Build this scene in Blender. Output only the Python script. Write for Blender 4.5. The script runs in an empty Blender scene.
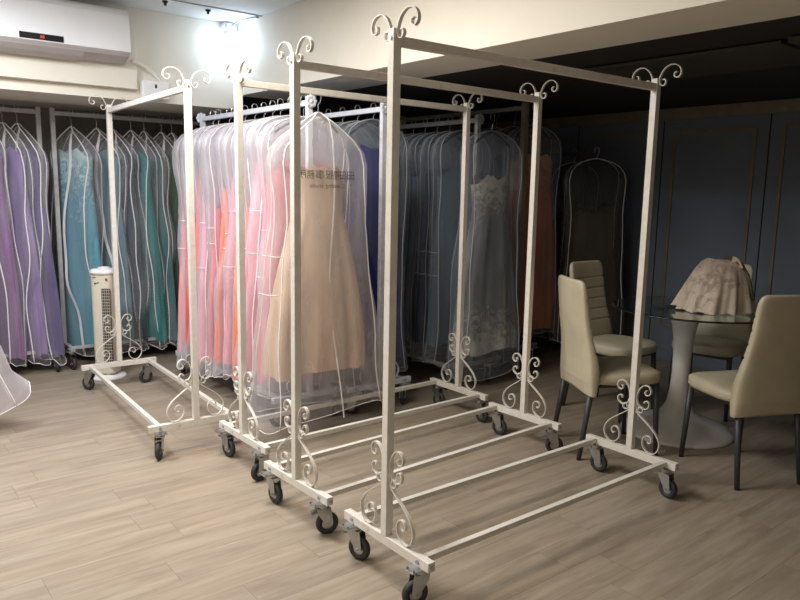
import bpy, bmesh, math, random
from math import sin, cos, pi, radians
from mathutils import Vector, Matrix
SC = bpy.context.scene
COL = SC.collection
R = random.Random(7)

# ------------------------------------------------------------ materials
def new_mat(name):
    m = bpy.data.materials.new(name); m.use_nodes = True
    nt = m.node_tree; nt.nodes.clear()
    out = nt.nodes.new('ShaderNodeOutputMaterial')
    return m, nt, out
def N(nt, t, **kw):
    n = nt.nodes.new(t)
    for k, v in kw.items():
        if k in n.inputs: n.inputs[k].default_value = v
        else: setattr(n, k, v)
    return n
def c4(c): return (c[0], c[1], c[2], 1)
def lin(*c):   # 0-255 sRGB to linear
    return tuple(((x/255+.055)/1.055)**2.4 if x > 10.3 else x/255/12.92 for x in c)
def obj_coord(nt, scale=(1, 1, 1), rot=(0, 0, 0)):
    tc = N(nt, 'ShaderNodeTexCoord'); mp = N(nt, 'ShaderNodeMapping')
    mp.inputs['Scale'].default_value = scale; mp.inputs['Rotation'].default_value = rot
    nt.links.new(tc.outputs['Object'], mp.inputs['Vector'])
    return mp.outputs['Vector']
def ramp(nt, fac, stops):
    r = N(nt, 'ShaderNodeValToRGB'); e = r.color_ramp.elements
    while len(e) < len(stops): e.new(.5)
    for i, (p, c) in enumerate(stops): e[i].position = p; e[i].color = c4(c)
    nt.links.new(fac, r.inputs['Fac']); return r.outputs['Color']
def plain(name, col, rough=.5, metal=0, var=.06, scale=8, bump=0, spec=.5, coat=0, stretch=(1, 1, 1), sheen=0):
    m, nt, out = new_mat(name)
    b = N(nt, 'ShaderNodeBsdfPrincipled', Roughness=rough, Metallic=metal)
    b.inputs['Specular IOR Level'].default_value = spec
    b.inputs['Coat Weight'].default_value = coat
    if sheen: b.inputs['Sheen Weight'].default_value = sheen
    v = obj_coord(nt, stretch)
    no = N(nt, 'ShaderNodeTexNoise', Scale=scale, Detail=4.0)
    nt.links.new(v, no.inputs['Vector'])
    c = ramp(nt, no.outputs['Fac'], [(.3, tuple(x*(1-var) for x in col)), (.7, tuple(min(1, x*(1+var)) for x in col))])
    nt.links.new(c, b.inputs['Base Color'])
    if bump:
        bp = N(nt, 'ShaderNodeBump', Strength=bump, Distance=.01)
        nt.links.new(no.outputs['Fac'], bp.inputs['Height']); nt.links.new(bp.outputs['Normal'], b.inputs['Normal'])
    nt.links.new(b.outputs[0], out.inputs[0]); return m

def mat_floor():
    m, nt, out = new_mat('wood_plank_floor')
    b = N(nt, 'ShaderNodeBsdfPrincipled', Roughness=.42); b.inputs['Specular IOR Level'].default_value = .35
    v = obj_coord(nt)
    br = N(nt, 'ShaderNodeTexBrick', Scale=1.0)
    br.offset = 0.0; br.offset_frequency = 2
    br.inputs['Brick Width'].default_value = .92; br.inputs['Row Height'].default_value = .155
    br.inputs['Mortar Size'].default_value = .001; br.inputs['Mortar Smooth'].default_value = .2; br.inputs['Bias'].default_value = 0
    br.inputs['Color1'].default_value = (.0, .0, .0, 1); br.inputs['Color2'].default_value = (1, 1, 1, 1); br.inputs['Mortar'].default_value = (.5, .5, .5, 1)
    sep = N(nt, 'ShaderNodeSeparateXYZ'); nt.links.new(v, sep.inputs[0])
    dv = N(nt, 'ShaderNodeMath', operation='DIVIDE'); dv.inputs[1].default_value = .155; nt.links.new(sep.outputs[1], dv.inputs[0])
    fl = N(nt, 'ShaderNodeMath', operation='FLOOR'); nt.links.new(dv.outputs[0], fl.inputs[0])
    wn = N(nt, 'ShaderNodeTexWhiteNoise', noise_dimensions='1D'); nt.links.new(fl.outputs[0], wn.inputs['W'])
    ax = N(nt, 'ShaderNodeMath', operation='ADD'); nt.links.new(sep.outputs[0], ax.inputs[0]); nt.links.new(wn.outputs['Value'], ax.inputs[1])
    cb = N(nt, 'ShaderNodeCombineXYZ'); nt.links.new(ax.outputs[0], cb.inputs[0]); nt.links.new(sep.outputs[1], cb.inputs[1])
    nt.links.new(cb.outputs[0], br.inputs['Vector'])
    add = N(nt, 'ShaderNodeVectorMath', operation='MULTIPLY_ADD')
    add.inputs[1].default_value = (3.1, 5.7, 9.3)
    nt.links.new(br.outputs['Color'], add.inputs[0]); nt.links.new(v, add.inputs[2])
    mp = N(nt, 'ShaderNodeMapping'); mp.inputs['Scale'].default_value = (1.3, 13, 1); nt.links.new(add.outputs[0], mp.inputs['Vector'])
    n1 = N(nt, 'ShaderNodeTexNoise', Scale=1.6, Detail=6.0, Roughness=.62, Distortion=.6); nt.links.new(mp.outputs[0], n1.inputs['Vector'])
    mp2 = N(nt, 'ShaderNodeMapping'); mp2.inputs['Scale'].default_value = (3, 60, 1); nt.links.new(add.outputs[0], mp2.inputs['Vector'])
    n2 = N(nt, 'ShaderNodeTexNoise', Scale=2.0, Detail=3.0); nt.links.new(mp2.outputs[0], n2.inputs['Vector'])
    c1 = ramp(nt, n1.outputs['Fac'], [(.25, (.240, .193, .143)), (.5, (.330, .275, .210)), (.75, (.410, .350, .275))])
    mx = N(nt, 'ShaderNodeMix', data_type='RGBA', blend_type='MULTIPLY'); mx.inputs[0].default_value = .35
    c2 = ramp(nt, n2.outputs['Fac'], [(.3, (.74, .73, .71)), (.65, (1.05, 1.05, 1.05))])
    nt.links.new(c1, mx.inputs[6]); nt.links.new(c2, mx.inputs[7])
    # plank tone
    pt = ramp(nt, br.outputs['Color'], [(0, (.95, .95, .955)), (1, (1.02, 1.015, 1.01))])
    m2 = N(nt, 'ShaderNodeMix', data_type='RGBA', blend_type='MULTIPLY'); m2.inputs[0].default_value = 1
    nt.links.new(mx.outputs[2], m2.inputs[6]); nt.links.new(pt, m2.inputs[7])
    m3 = N(nt, 'ShaderNodeMix', data_type='RGBA'); nt.links.new(br.outputs['Fac'], m3.inputs[0])
    nt.links.new(m2.outputs[2], m3.inputs[6]); m3.inputs[7].default_value = (.17, .13, .10, 1)
    nt.links.new(m3.outputs[2], b.inputs['Base Color'])
    bp = N(nt, 'ShaderNodeBump', Strength=.25, Distance=.004, invert=True)
    nt.links.new(br.outputs['Fac'], bp.inputs['Height']); nt.links.new(bp.outputs[0], b.inputs['Normal'])
    nt.links.new(b.outputs[0], out.inputs[0]); return m

def mat_sheer(name, col=(.92, .9, .93), clear=.62, graze=.25):
    m, nt, out = new_mat(name)
    d = N(nt, 'ShaderNodeBsdfDiffuse', Color=c4(col)); t = N(nt, 'ShaderNodeBsdfTranslucent', Color=c4(col))
    g = N(nt, 'ShaderNodeBsdfGlossy', Roughness=.35, Color=(1, 1, 1, 1)); tr = N(nt, 'ShaderNodeBsdfTransparent')
    a = N(nt, 'ShaderNodeMixShader', Fac=.45); nt.links.new(d.outputs[0], a.inputs[1]); nt.links.new(t.outputs[0], a.inputs[2])
    bb = N(nt, 'ShaderNodeMixShader', Fac=.08); nt.links.new(a.outputs[0], bb.inputs[1]); nt.links.new(g.outputs[0], bb.inputs[2])
    lw = N(nt, 'ShaderNodeLayerWeight', Blend=.35)
    mr = N(nt, 'ShaderNodeMapRange'); mr.inputs['From Min'].default_value = 0; mr.inputs['From Max'].default_value = 1
    mr.inputs['To Min'].default_value = clear; mr.inputs['To Max'].default_value = graze
    nt.links.new(lw.outputs['Facing'], mr.inputs['Value'])
    no = N(nt, 'ShaderNodeTexNoise', Scale=5.0, Detail=2.0); nt.links.new(obj_coord(nt, (3, 3, .8)), no.inputs['Vector'])
    ad = N(nt, 'ShaderNodeMath', operation='MULTIPLY_ADD'); ad.inputs[1].default_value = .22; 
    nt.links.new(no.outputs['Fac'], ad.inputs[0])
    sb = N(nt, 'ShaderNodeMath', operation='SUBTRACT'); sb.inputs[1].default_value = .11
    nt.links.new(mr.outputs[0], ad.inputs[2]); nt.links.new(ad.outputs[0], sb.inputs[0])
    mxs = N(nt, 'ShaderNodeMixShader'); nt.links.new(sb.outputs[0], mxs.inputs[0])
    nt.links.new(bb.outputs[0], mxs.inputs[1]); nt.links.new(tr.outputs[0], mxs.inputs[2])
    bp = N(nt, 'ShaderNodeBump', Strength=.4, Distance=.02); nt.links.new(no.outputs['Fac'], bp.inputs['Height'])
    nt.links.new(bp.outputs[0], d.inputs['Normal']); nt.links.new(bp.outputs[0], g.inputs['Normal'])
    nt.links.new(mxs.outputs[0], out.inputs[0]); return m

def mat_fabric(name, col, lace=None, zones=(), sparkle=.0, var=.18):
    """fabric with the shading of soft vertical folds painted into its colour; lace: embroidered colour inside the given z zones"""
    m, nt, out = new_mat(name)
    b = N(nt, 'ShaderNodeBsdfPrincipled', Roughness=.7); b.inputs['Sheen Weight'].default_value = .3
    b.inputs['Specular IOR Level'].default_value = .25
    no = N(nt, 'ShaderNodeTexNoise', Scale=4.0, Detail=4.0, Distortion=.4); nt.links.new(obj_coord(nt, (4, 4, .7)), no.inputs['Vector'])
    c = ramp(nt, no.outputs['Fac'], [(.3, tuple(x*(1-var) for x in col)), (.7, tuple(min(1, x*(1+var)) for x in col))])  # lighter and darker upright streaks stand in for shading of folds
    if lace:
        tc = N(nt, 'ShaderNodeTexCoord'); sp = N(nt, 'ShaderNodeSeparateXYZ'); nt.links.new(tc.outputs['Object'], sp.inputs[0])
        tot = None
        for z0, z1 in zones:
            mr = N(nt, 'ShaderNodeMapRange'); mr.inputs['From Min'].default_value = z0; mr.inputs['From Max'].default_value = z1
            mr.inputs['To Min'].default_value = 0; mr.inputs['To Max'].default_value = 1; nt.links.new(sp.outputs['Z'], mr.inputs['Value'])
            if tot is None: tot = mr.outputs[0]
            else:
                mx_ = N(nt, 'ShaderNodeMath', operation='MAXIMUM'); nt.links.new(tot, mx_.inputs[0]); nt.links.new(mr.outputs[0], mx_.inputs[1]); tot = mx_.outputs[0]
        vo = N(nt, 'ShaderNodeTexNoise', Scale=13.0, Detail=7.0, Roughness=.78, Distortion=1.5); nt.links.new(tc.outputs['Object'], vo.inputs['Vector'])
        ad = N(nt, 'ShaderNodeMath', operation='MULTIPLY_ADD'); ad.inputs[1].default_value = .34; ad.inputs[2].default_value = -.62
        nt.links.new(tot, ad.inputs[0])
        s = N(nt, 'ShaderNodeMath', operation='ADD'); nt.links.new(vo.outputs['Fac'], s.inputs[0]); nt.links.new(ad.outputs[0], s.inputs[1])
        mu = N(nt, 'ShaderNodeMath', operation='MULTIPLY', use_clamp=True); mu.inputs[1].default_value = 7; nt.links.new(s.outputs[0], mu.inputs[0])
        mm = N(nt, 'ShaderNodeMix', data_type='RGBA'); nt.links.new(mu.outputs[0], mm.inputs[0]); nt.links.new(c, mm.inputs[6]); mm.inputs[7].default_value = c4(lace)
        c = mm.outputs[2]
        bp = N(nt, 'ShaderNodeBump', Strength=.5, Distance=.01); nt.links.new(mu.outputs[0], bp.inputs['Height']); nt.links.new(bp.outputs[0], b.inputs['Normal'])
    nt.links.new(c, b.inputs['Base Color'])
    nt.links.new(b.outputs[0], out.inputs[0]); return m

def mat_glass(name):
    m, nt, out = new_mat(name)
    g = N(nt, 'ShaderNodeBsdfPrincipled', Roughness=.02); g.inputs['Transmission Weight'].default_value = 1
    g.inputs['IOR'].default_value = 1.46; g.inputs['Base Color'].default_value = (.72, .86, .84, 1)
    nt.links.new(g.outputs[0], out.inputs[0]); return m
def mat_emit(name, col, s):
    m, nt, out = new_mat(name); e = N(nt, 'ShaderNodeEmission', Color=c4(col), Strength=s); nt.links.new(e.outputs[0], out.inputs[0]); return m
def mat_white_metal():
    m, nt, out = new_mat('white_painted_metal')
    b = N(nt, 'ShaderNodeBsdfPrincipled', Roughness=.38)
    v = obj_coord(nt)
    no = N(nt, 'ShaderNodeTexNoise', Scale=30.0, Detail=5.0, Roughness=.7); nt.links.new(v, no.inputs['Vector'])
    c = ramp(nt, no.outputs['Fac'], [(.25, (.30, .27, .22)), (.33, (.66, .63, .57)), (.7, (.76, .73, .67))])
    nt.links.new(c, b.inputs['Base Color'])
    bp = N(nt, 'ShaderNodeBump', Strength=.25, Distance=.003); nt.links.new(no.outputs['Fac'], bp.inputs['Height']); nt.links.new(bp.outputs[0], b.inputs['Normal'])
    nt.links.new(b.outputs[0], out.inputs[0]); return m

M = {}
M['floor'] = mat_floor()
M['white_metal'] = mat_white_metal()
M['cool_metal'] = plain('bluish_white_metal', (.72, .76, .83), .4, var=.1, scale=40, bump=.2)
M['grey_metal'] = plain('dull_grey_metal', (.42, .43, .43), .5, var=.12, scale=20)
M['brown_metal'] = plain('dull_tan_metal', (.33, .30, .23), .55, var=.12, scale=20)
M['steel'] = plain('zinc_steel', (.46, .48, .49), .28, metal=.95, var=.1, scale=30)
M['rubber'] = plain('dark_rubber', (.030, .031, .034), .6, var=.2, scale=40)
M['brake'] = plain('grey_brake_plastic', (.13, .14, .15), .5)
M['cream'] = plain('cream_paint', (.80, .76, .66), .7, var=.03, scale=3, bump=.03)
M['beam'] = plain('cream_beam_paint', (.86, .82, .72), .65, var=.025, scale=2.5, bump=.03)
M['white_wall'] = plain('white_ceiling_paint', (.74, .76, .76), .8, var=.03, scale=3)
M['dark_ceil'] = plain('black_ceiling_paint', (.024, .022, .02), .7, var=.25, scale=2)
M['dark_panel'] = plain('dark_olive_ceiling_panel', (.05, .045, .033), .6, var=.2, scale=5)
M['blue_wall'] = plain('dusty_blue_wall', (.150, .182, .232), .6, var=.06, scale=3)
M['gold_trim'] = plain('dull_gold_moulding', (.20, .175, .13), .5, var=.15, scale=10)
M['seam'] = plain('dark_seam', (.012, .012, .014), .8)
M['niche'] = plain('grey_niche_wall', (.23, .22, .195), .8, var=.08, scale=3)
M['wall'] = plain('warm_wall_paint', (.62, .58, .5), .8, var=.03)
M['leather'] = plain('cream_leatherette', (.53, .48, .35), .45, var=.07, scale=9, bump=.12)
M['chair_leg'] = plain('charcoal_metal', (.06, .062, .068), .45, metal=.2)
M['pedestal'] = plain('glossy_white_pedestal', (.74, .74, .72), .22, var=.05, scale=8, coat=.4)
M['glass'] = mat_glass('clear_table_glass')
M['rim'] = plain('dark_glass_edge', (.012, .025, .022), .2)
M['ac_white'] = plain('white_appliance_plastic', (.86, .87, .88), .3, var=.015)
M['ac_grey'] = plain('grey_appliance_plastic', (.50, .46, .46), .45, var=.03)
M['black_gloss'] = plain('black_gloss_plastic', (.01, .01, .012), .15)
M['led'] = mat_emit('red_digits', (1, .12, .1), 1.2)
M['bulb'] = mat_emit('cool_bulb', (.62, .78, 1.0), 28)
M['fan_body'] = plain('cream_fan_plastic', (.66, .61, .50), .45, var=.03)
M['fan_white'] = plain('white_fan_plastic', (.82, .82, .8), .35, var=.02)
M['fan_dark'] = plain('dark_fan_grille', (.06, .055, .045), .6)
M['green'] = plain('green_print', (.05, .16, .06), .6)
M['brown'] = plain('brown_print', (.2, .12, .07), .6)
M['cable'] = plain('grey_cable', (.3, .3, .3), .6)
M['piping'] = plain('white_bag_piping', (.86, .85, .86), .6, var=.04)
M['ink'] = plain('dark_bag_print', (.06, .055, .05), .8)
M['bag_clear'] = mat_sheer('sheer_white_bag', (.88, .86, .93), .63, .30)
M['bag_beige'] = mat_sheer('sheer_near_bag', (.88, .87, .90), .80, .42)
M['bag_dim'] = mat_sheer('sheer_shaded_bag', (.58, .66, .76), .83, .55)  # clearer bag copy, its colour darkened to hold the shade around the dim racks
M['bag_left'] = mat_sheer('sheer_left_bag', (.70, .68, .74), .84, .5)
M['hanger'] = plain('black_hanger_plastic', (.03, .03, .03), .4)
M['hook'] = plain('hook_steel', (.6, .6, .62), .3, metal=.9)

# ------------------------------------------------------------ mesh helpers
LBL = []
def obj(name, bm, m, parent=None, smooth=False, loc=None):
    me = bpy.data.meshes.new(name)
    bmesh.ops.recalc_face_normals(bm, faces=bm.faces)
    bm.to_mesh(me); bm.free()
    ms = m if isinstance(m, (list, tuple)) else [m]
    for x in ms: me.materials.append(x)
    if smooth:
        for p in me.polygons: p.use_smooth = True
    o = bpy.data.objects.new(name, me); COL.objects.link(o)
    if parent: o.parent = parent
    if loc: o.location = loc
    return o
def tag(o, label=None, cat=None, group=None, kind=None):
    pass
    if label: o['label'] = label; LBL.append(label)
    if cat: o['category'] = cat
    if group: o['group'] = group
    if kind: o['kind'] = kind
    return o
def thing(name, label, cat, loc=(0, 0, 0), rz=0, group=None):
    o = bpy.data.objects.new(name, None); COL.objects.link(o); o.location = loc; o.rotation_euler = (0, 0, rz)
    o.empty_display_size = .1
    return tag(o, label, cat, group)
def bx(bm, c, s, bev=0, rot=None, mi=0):
    r = bmesh.ops.create_cube(bm, size=1)
    vs = r['verts']; fs = list({f for v in vs for f in v.link_faces})
    for f in fs: f.material_index = mi
    bmesh.ops.scale(bm, vec=s, verts=vs)
    if bev:
        es = list({e for v in vs for e in v.link_edges})
        rr = bmesh.ops.bevel(bm, geom=es, offset=bev, segments=2, affect='EDGES', profile=.5)
        vs = list({v for f in rr['faces'] for v in f.verts} | {v for v in vs if v.is_valid})
    if rot is not None: bmesh.ops.rotate(bm, cent=(0, 0, 0), matrix=rot, verts=vs)
    bmesh.ops.translate(bm, vec=c, verts=vs)
    return vs
def box2(bm, a, b, bev=0, mi=0):
    c = [(a[i]+b[i])/2 for i in range(3)]; s = [abs(b[i]-a[i]) for i in range(3)]
    return bx(bm, c, s, bev, mi=mi)
def cyl(bm, p0, p1, r0, r1=None, n=16, mi=0):
    p0 = Vector(p0); p1 = Vector(p1); r1 = r0 if r1 is None else r1
    d = p1-p0; q = d.to_track_quat('Z', 'Y').to_matrix().to_4x4()
    mt = Matrix.Translation((p0+p1)/2) @ q
    r = bmesh.ops.create_cone(bm, cap_ends=True, segments=n, radius1=r0, radius2=r1, depth=d.length, matrix=mt)
    for f in {f for v in r['verts'] for f in v.link_faces}: f.material_index = mi
    return r['verts']
def sweep(bm, pts, sec, up=None, closed=False, mi=0):
    """sweep a section (list of (a,b)) along pts; frame: a along side, b along up"""
    pts = [Vector(p) for p in pts]; n = len(pts); rings = []
    prev = None
    for i, p in enumerate(pts):
        if closed: t = pts[(i+1) % n]-pts[i-1]
        else: t = pts[min(i+1, n-1)]-pts[max(i-1, 0)]
        if t.length < 1e-9: t = Vector((0, 0, 1))
        t.normalize()
        if up is not None: b = Vector(up)
        else:
            b = prev if prev is not None else (Vector((0, 0, 1)) if abs(t.z) < .9 else Vector((1, 0, 0)))
        b = b-t*b.dot(t)
        if b.length < 1e-6: b = t.orthogonal()
        b.normalize(); prev = b
        a = t.cross(b)
        rings.append([bm.verts.new(p+a*x+b*y) for x, y in sec])
    k = len(sec)
    m = n if closed else n-1
    for i in range(m):
        A = rings[i]; B = rings[(i+1) % n]
        for j in range(k):
            f = bm.faces.new((A[j], A[(j+1) % k], B[(j+1) % k], B[j])); f.material_index = mi
    if not closed:
        for rg in (rings[0], rings[-1]):
            f = bm.faces.new(rg); f.material_index = mi
    return rings
def circ(r, n=6): return [(r*cos(2*pi*i/n), r*sin(2*pi*i/n)) for i in range(n)]
def tube(bm, pts, r, n=6, closed=False, mi=0): return sweep(bm, pts, circ(r, n), closed=closed, mi=mi)
def crom(P, k=8):
    out = []
    P = [Vector(p) for p in P]
    Q = [2*P[0]-P[1]]+P+[2*P[-1]-P[-2]]
    for i in range(1, len(Q)-2):
        a, b, c, d = Q[i-1:i+3]
        for j in range(k):
            t = j/k
            out.append(.5*((2*b)+(c-a)*t+(2*a-5*b+4*c-d)*t*t+(3*b-a-3*c+d)*t**3))
    out.append(P[-1]); return out
def lathe(bm, prof, n=48, mi=0, c=(0, 0)):
    rings = []
    for r, z in prof:
        rings.append([bm.verts.new((c[0]+r*cos(2*pi*i/n), c[1]+r*sin(2*pi*i/n), z)) for i in range(n)])
    for a, b in zip(rings, rings[1:]):
        for i in range(n):
            f = bm.faces.new((a[i], a[(i+1) % n], b[(i+1) % n], b[i])); f.material_index = mi
    bm.faces.new(rings[0]); bm.faces.new(rings[-1])
def B(): return bmesh.new()

# ------------------------------------------------------------ the room
ZC, ZL, YS, XB0, XB1, XW, YN = 2.585, 2.068, 5.2, 2.525, 2.93, 5.45, 6.25
ZS = 1.965
def struct(name, bm, m, parent=None):
    o = obj(name, bm, m, parent); 
    if not parent: o['kind'] = 'structure'
    return o
b = B(); box2(b, (-3, -3, -.1), (XW+.1, YN+.1, 0)); struct('floor', b, M['floor'])
b = B(); box2(b, (-3, -3, ZC), (XB1, YS+.15, ZC+.1)); struct('ceiling', b, M['white_wall'])
b = B(); box2(b, (XB0, -3, ZL), (XB1, YS+.0, ZC-.001)); struct('trim_1', b, M['beam'])              # dropped beam
b = B(); box2(b, (XB1, -3, ZL+.010), (XW+.1, YN+.1, ZL+.1)); box2(b, (XB0, YS+.002, ZL+.010), (XB1-.002, YN+.1, ZL+.1))
struct('ceiling_lowered', b, M['dark_ceil'])
b = B(); box2(b, (3.35, 1.55, ZL-.012), (3.95, 2.75, ZL+.002)); box2(b, (3.3, -2, ZL-.02), (3.42, 1.5, ZL+.002)); box2(b, (3.7, -2, ZL-.012), (3.78, 1.3, ZL+.002))
struct('trim_2', b, M['dark_panel'])
b = B(); box2(b, (-3, YS, ZS), (XB0-.002, YS+.12, ZC-.001)); box2(b, (-3, YS+.12, ZS), (XB0-.002, YN, ZS+.1)); struct('trim_3', b, M['cream'])   # soffit over the niche
b = B(); box2(b, (-3, YS-.055, 2.035), (1.742, YS-.002, 2.50), .004); struct('trim_4', b, M['cream'])    # boxed ledge under the air conditioner
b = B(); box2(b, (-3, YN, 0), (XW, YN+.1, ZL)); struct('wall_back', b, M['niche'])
b = B(); box2(b, (-3, 4.80, ZC-.006), (XB0-.002, 4.808, ZC+.002)); box2(b, (-3, 4.2, ZC-.004), (XB0-.002, 4.204, ZC+.002)); struct('trim_9', b, M['cable'])
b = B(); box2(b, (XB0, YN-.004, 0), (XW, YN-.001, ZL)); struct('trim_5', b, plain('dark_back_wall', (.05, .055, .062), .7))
b = B(); box2(b, (XW, -3, 0), (XW+.1, YN, ZL+.05)); wr = struct('wall_right', b, M['blue_wall'])
b = B(); box2(b, (-3.1, -3, 0), (-3, YN, ZC)); struct('wall_left', b, M['wall'])
b = B(); box2(b, (-3, -3.1, 0), (XW, -3, ZC)); struct('wall_front', b, M['wall'])
b = B(); box2(b, (XW-.03, -3, 1.985), (XW-.001, YN-.01, ZL+.008), .006); struct('trim_6', b, M['gold_trim'])       # cornice band
b = B(); box2(b, (XW-.014, -3, 0), (XW-.001, YN-.01, .09), .003); struct('baseboard_right', b, M['blue_wall'])
# panel mouldings: seams every .86 m, frame inset
pm = B(); sm = B()
y = 3.40+.862*3
while y > -2.5:
    box2(sm, (XW-.004, y-.004, .09), (XW-.0005, y+.004, 1.985))
    y0, y1 = y-.105, y-.862+.105
    w = .026
    for zz in ((.3, 1.885),):
        z0, z1 = zz
        for q in (y0, y1): box2(pm, (XW-.012, q-w/2, z0), (XW-.0005, q+w/2, z1), .003)
        for q in (z0, z1): box2(pm, (XW-.0118, y1+w/2, q-w/2), (XW-.0005, y0-w/2, q+w/2), .003)
    y -= .862
struct('trim_7', pm, M['gold_trim']); struct('trim_8', sm, M['seam'])

# ------------------------------------------------------------ garment racks
RL, RW, HB, RH = 1.479, .497, .176, 1.9
def lyre(side):   # bottom scroll strands in (s, h) plane
    A = [(.017, .192), (.045, .170), (.085, .142), (.125, .110), (.150, .070), (.146, .032), (.122, .006), (.092, .008), (.069, .030), (.064, .060), (.078, .084), (.100, .084), (.110, .066), (.100, .052), (.088, .058)]
    U = [(.068, .302), (.060, .292), (.068, .279), (.085, .285), (.090, .305), (.075, .324), (.050, .322), (.030, .300), (.020, .268), (.022, .238), (.036, .217), (.058, .209), (.079, .219), (.085, .238), (.075, .251), (.062, .248), (.060, .238)]
    S = [(.018, .232), (.020, .206), (.032, .190), (.048, .190), (.055, .203), (.047, .216), (.033, .213), (.031, .202)]
    return [[(side*s, h) for s, h in L] for L in (A, U, S)]
def finial_pts(side):
    F = [(.036, .000), (.030, -.010), (.040, -.020), (.054, -.012), (.055, .008), (.040, .018)]
    G = [(.040, .004), (.033, -.006), (.040, -.019), (.054, -.016), (.058, .0), (.047, .010), (.030, -.004), (.024, -.022)]
    A = [(.034, .004), (.044, .006), (.050, -.006), (.042, -.020), (.026, -.018), (.018, .0), (.022, .022), (.038, .048), (.064, .064), (.094, .063), (.116, .046), (.120, .022), (.106, .008), (.090, .014), (.090, .028), (.100, .032)]
    return [[(side*s, h) for s, h in A]]
def strip(bm, pts2, ox, z0, th=.0035, wd=.013, ax='y'):
    p = crom([(ox, s, z0+h) for s, h in pts2], 5)
    sweep(bm, p, [(-th/2, -wd/2), (th/2, -wd/2), (th/2, wd/2), (-th/2, wd/2)], up=(1, 0, 0))
def caster(rack, x, y, z, swivel, out, brake=True):
    """x,y centre under base bar; out = direction (+-1 along x) the plate overhangs"""
    c = bpy.data.objects.new('caster', None); COL.objects.link(c); c.parent = rack; c.location = (x, y, z)
    b = B()
    box2(b, (-.045+out*.012, -.026, -.005), (.045+out*.012, .026, 0), .001)
    for sx in (-1, 1):
        for sy in (-1, 1): cyl(b, (sx*.033+out*.012, sy*.017, 0), (sx*.033+out*.012, sy*.017, .005), .005, n=6)
    obj('mounting_plate', b, M['steel'], c)
    Rz = Matrix.Rotation(swivel, 3, 'Z')
    b = B()
    cyl(b, (0, 0, -.018), (0, 0, -.005), .026, n=20); cyl(b, (0, 0, -.024), (0, 0, -.018), .022, n=20)
    r = .047; off = .020; zc = -(z-r)
    for s in (-1, 1):   # fork cheeks
        pr = [(-.027, -.022), (.030, -.022), (.034, -.040), (off+.020, zc+.010), (off+.013, zc-.009), (off-.009, zc-.011), (off-.017, zc+.010), (-.024, -.042)]
        v0 = [b.verts.new((px, s*.019, pz)) for px, pz in pr]; v1 = [b.verts.new((px, s*.0165, pz)) for px, pz in pr]
        b.faces.new(v0); b.faces.new(v1[::-1])
        for i in range(len(pr)): b.faces.new((v0[i], v0[(i+1) % len(pr)], v1[(i+1) % len(pr)], v1[i]))
    box2(b, (-.024, -.019, -.026), (.026, .019, -.022))
    cyl(b, (off, -.024, zc), (off, .024, zc), .005, n=8)
    bmesh.ops.rotate(b, cent=(0, 0, 0), matrix=Rz, verts=b.verts)
    obj('fork', b, M['steel'], c)
    b = B()   # wheel tyre as lathe around y
    prof = [(.024, -.012), (.040, -.0125), (r-.003, -.010), (r, -.004), (r, .004), (r-.003, .010), (.040, .0125), (.024, .012)]
    n = 28; rings = [[b.verts.new((off+q*cos(2*pi*i/n), yy, zc+q*sin(2*pi*i/n))) for i in range(n)] for q, yy in prof]
    for A_, B_ in zip(rings, rings[1:]+rings[:1]):
        for i in range(n): b.faces.new((A_[i], A_[(i+1) % n], B_[(i+1) % n], B_[i]))
    bmesh.ops.rotate(b, cent=(0, 0, 0), matrix=Rz, verts=b.verts)
    obj('wheel', b, M['rubber'], c, smooth=True)
    b = B()
    cyl(b, (off, -.009, zc), (off, .009, zc), .0245, n=24); cyl(b, (off, -.0135, zc), (off, .0135, zc), .011, n=16)
    bmesh.ops.rotate(b, cent=(0, 0, 0), matrix=Rz, verts=b.verts)
    obj('hub', b, M['steel'], c)
    if brake:
        b = B()
        bx(b, (-.028, 0, -.038), (.042, .034, .010), .003, Matrix.Rotation(-.25, 3, 'Y'))
        bx(b, (-.012, 0, -.040), (.02, .03, .022), .002)
        bmesh.ops.rotate(b, cent=(0, 0, 0), matrix=Rz, verts=b.verts)
        obj('brake_pedal', b, M['brake'], c)
    return c
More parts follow.
